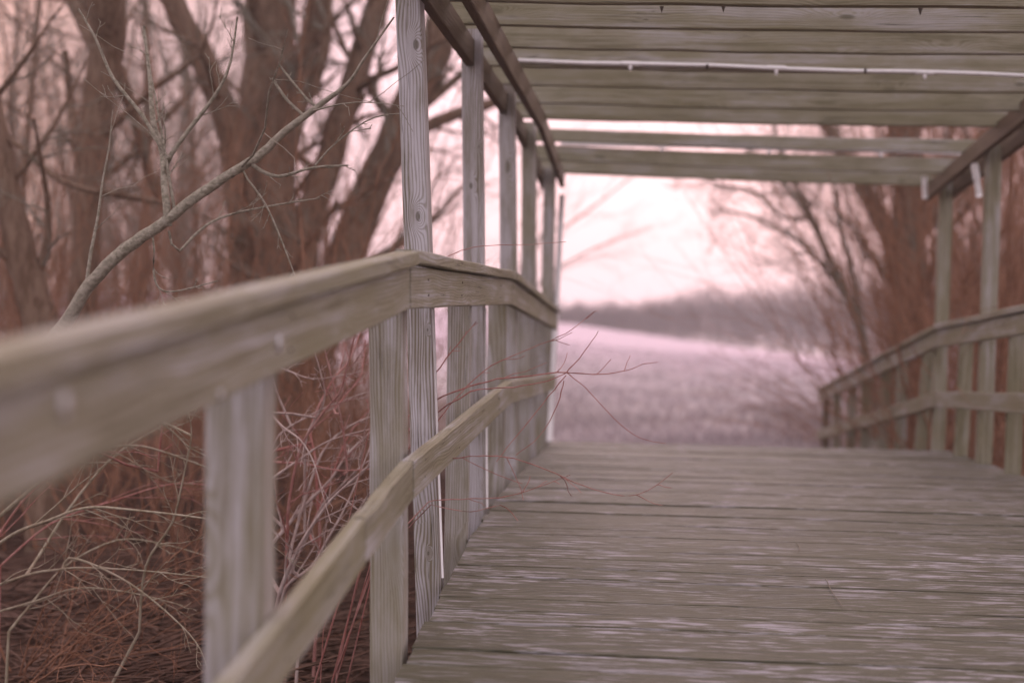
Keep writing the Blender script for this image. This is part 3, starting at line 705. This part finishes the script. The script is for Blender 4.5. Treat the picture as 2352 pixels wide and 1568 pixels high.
# uncountable undergrowth of the wood: thin saplings and twigs
def thicket(name, label, n, xr, yr, hr, mat, seed, thick=1.):
    r = random.Random(seed); m = [MB(), MB()]
    for i in range(n):
        y = r.uniform(*yr); x = xr(r, y); p = Vector((x, y, gz(x, y)-.05)); H = r.uniform(*hr)
        P = wand(p, Vector((r.gauss(0, .22), r.gauss(0, .15), 1)), H, 7, .09, .01, r); rr = r.uniform(.005, .014)*thick; Q = [rr*(1-.8*j/7) for j in range(8)]
        m[0].tube(P, Q, 3); sprout(m, P, Q, 0, r, [(6, .4, 42, .6, 4, .14, .01, .15), (3, .45, 40, .6, 3, .15, 0, .2)])
    m[0].v, m[0].f = m[0].v + m[1].v, m[0].f + [tuple(i+len(m[0].v) for i in f) for f in m[1].f]
    return tag(m[0].build(name, mat), label, 'undergrowth', kind='stuff')
thicket('undergrowth', 'rusty red brown undergrowth filling the wood left of the bridge', 430, lambda r, y: r.uniform(xat(-150, y), xat(900, y)), (8.5, 22), (1.6, 4.2), M_THICK, 201)
thicket('undergrowth', 'greyer undergrowth deep in the left wood', 260, lambda r, y: r.uniform(xat(-150, y), xat(640, y)), (20, 42), (4, 11), M_TWIG, 202, 2.2)
thicket('undergrowth', 'rusty undergrowth behind the right railing', 540, lambda r, y: r.uniform(xat(2010, y)+.3, xat(2480, y)), (11, 27), (2.5, 7.0), M_THICK, 203)

# fallen stalks on the wood floor, grass on the field
def stalks():
    r = random.Random(301); m = MB()
    for i in range(3600):
        y = r.uniform(4.5, 14); x = r.uniform(xat(-100, y), -1.0); p = Vector((x, y, gz(x, y)+r.uniform(.0, .06)))
        a = r.gauss(0, .75); d = Vector((math.cos(a), math.sin(a), r.gauss(0, .05))); P = wand(p, d, r.uniform(.3, 1.1), 3, .08, 0, r)
        m.tube(P, [r.uniform(.003, .008)]*4, 3)
    return tag(m.build('fallen_stalks', M_STALK), 'matted dead stalks lying on the ground left of the bridge', 'dead stalks', kind='stuff')
stalks()
M_GRASS = plain('dry_grass', (.50, .41, .44), .8, .2, 0, .35, .6)
def grass():
    r = random.Random(302); v = []; f = []
    for i in range(26000):
        y = 17.6 + 55*r.random()**1.8; x = r.uniform(xat(1230, y), xat(2150, y)); z = gz(x, y)
        h = r.uniform(.05, .2); a = r.uniform(0, 6.28); w_ = r.uniform(.004, .010)*(1+y/30); b = len(v)
        dx, dy = math.cos(a)*w_, math.sin(a)*w_; l1, l2 = r.gauss(0, .6)*h, r.gauss(0, .6)*h
        v += [(x-dx, y-dy, z-.01), (x+dx, y+dy, z-.01), (x+l1, y+l2, z+h)]; f.append((b, b+1, b+2))
    me = bpy.data.meshes.new('dry_grass'); me.from_pydata(v, [], f)
    return tag(obj('dry_grass', me, M_GRASS), 'short dry pinkish grass covering the field', 'grass', kind='stuff')
grass()
# far wood beyond the field
def far_wood():
    r = random.Random(303); m = MB()
    for i in range(150):
        t = i/150; px = 1150 + 1300*t + r.uniform(-8, 8); Y = r.uniform(128, 150)
        x = xat(px, Y); z0 = gz(x, Y) - 1
        tops = [(1150, 695), (1300, 705), (1420, 700), (1480, 706), (1540, 685), (1620, 665), (1720, 670), (1800, 655), (1950, 640), (2450, 560)]
        for (a, ta), (b, tb) in zip(tops, tops[1:]):
            if a <= min(max(px, 1150.), 2450.) <= b: py = ta+(tb-ta)*(px-a)/(b-a)
        top = at(px, py + r.uniform(-14, 16), Y).z; H = max(1.5, top-z0); W = H*r.uniform(.22, .4)+.4
        P = wand(Vector((x, Y, z0)), Vector((0, 0, 1)), H*.9, 4, .03, 0, r); m.tube(P, [.09, .07, .06, .04, .02], 4)
        for k in range(420):
            q = rv(r).normalized()*r.random()**.4; c = Vector((x+q.x*W, Y+q.y*W, z0+H*.56+q.z*H*.44))
            d = Vector((q.x*.8, q.y*.8, .7+r.random()*.6)).normalized()*r.uniform(.3, .8); e = rv(r).cross(d).normalized()*r.uniform(.015, .05); b = len(m.v)
            m.v += [tuple(c-e), tuple(c+e), tuple(c+d)]; m.f.append((b, b+1, b+2))
    return tag(m.build('far_wood', M_FAR), 'hazy grey bare wood along the far edge of the field', 'wood', kind='stuff')
far_wood()
# twigs dropped on the deck
for label, path in (('small fallen twig lying on the deck near its middle', [(1828, 1245), (1836, 1258), (1832, 1268)]), ('fallen forked twig on the deck, right of the middle', [(1895, 1328), (1910, 1355), (1935, 1392)])):
    pts = []
    for px, py in path:
        d = ray(px, py); Y = 5.
        for k in range(12): Y = (prof(DECK, Y)-EYE+.008)/d.z*d.y
        pts.append(Vector((0, 0, EYE)) + d*(Y/d.y))
    o = empty('fallen_twig', pts[0], label, 'twig'); m = MB(); P, Q = smooth(pts, [.0018, .0018, .001], rnd, .5, 3); m.tube(P, Q, 5, True); local(m, o).build('stick', M_TWIG, o, True, WM[o])

# ------------------------------------------------------------------ haze
hb = MB(); hb.box((-760, -30, -70), (760, 300, 60))
hz = hb.build('haze', None, None, False)
hm = bpy.data.materials.new('haze_air'); hm.use_nodes = True; hn = hm.node_tree; hn.nodes.clear()
ho = hn.nodes.new('ShaderNodeOutputMaterial'); pv = hn.nodes.new('ShaderNodeVolumePrincipled')
pv.inputs['Color'].default_value = (.95, .91, .96, 1); pv.inputs['Density'].default_value = .0019; pv.inputs['Anisotropy'].default_value = .3
hn.links.new(pv.outputs[0], ho.inputs['Volume']); hz.data.materials.append(hm)
tag(hz, 'thin pale haze in the evening air', 'haze', kind='stuff')
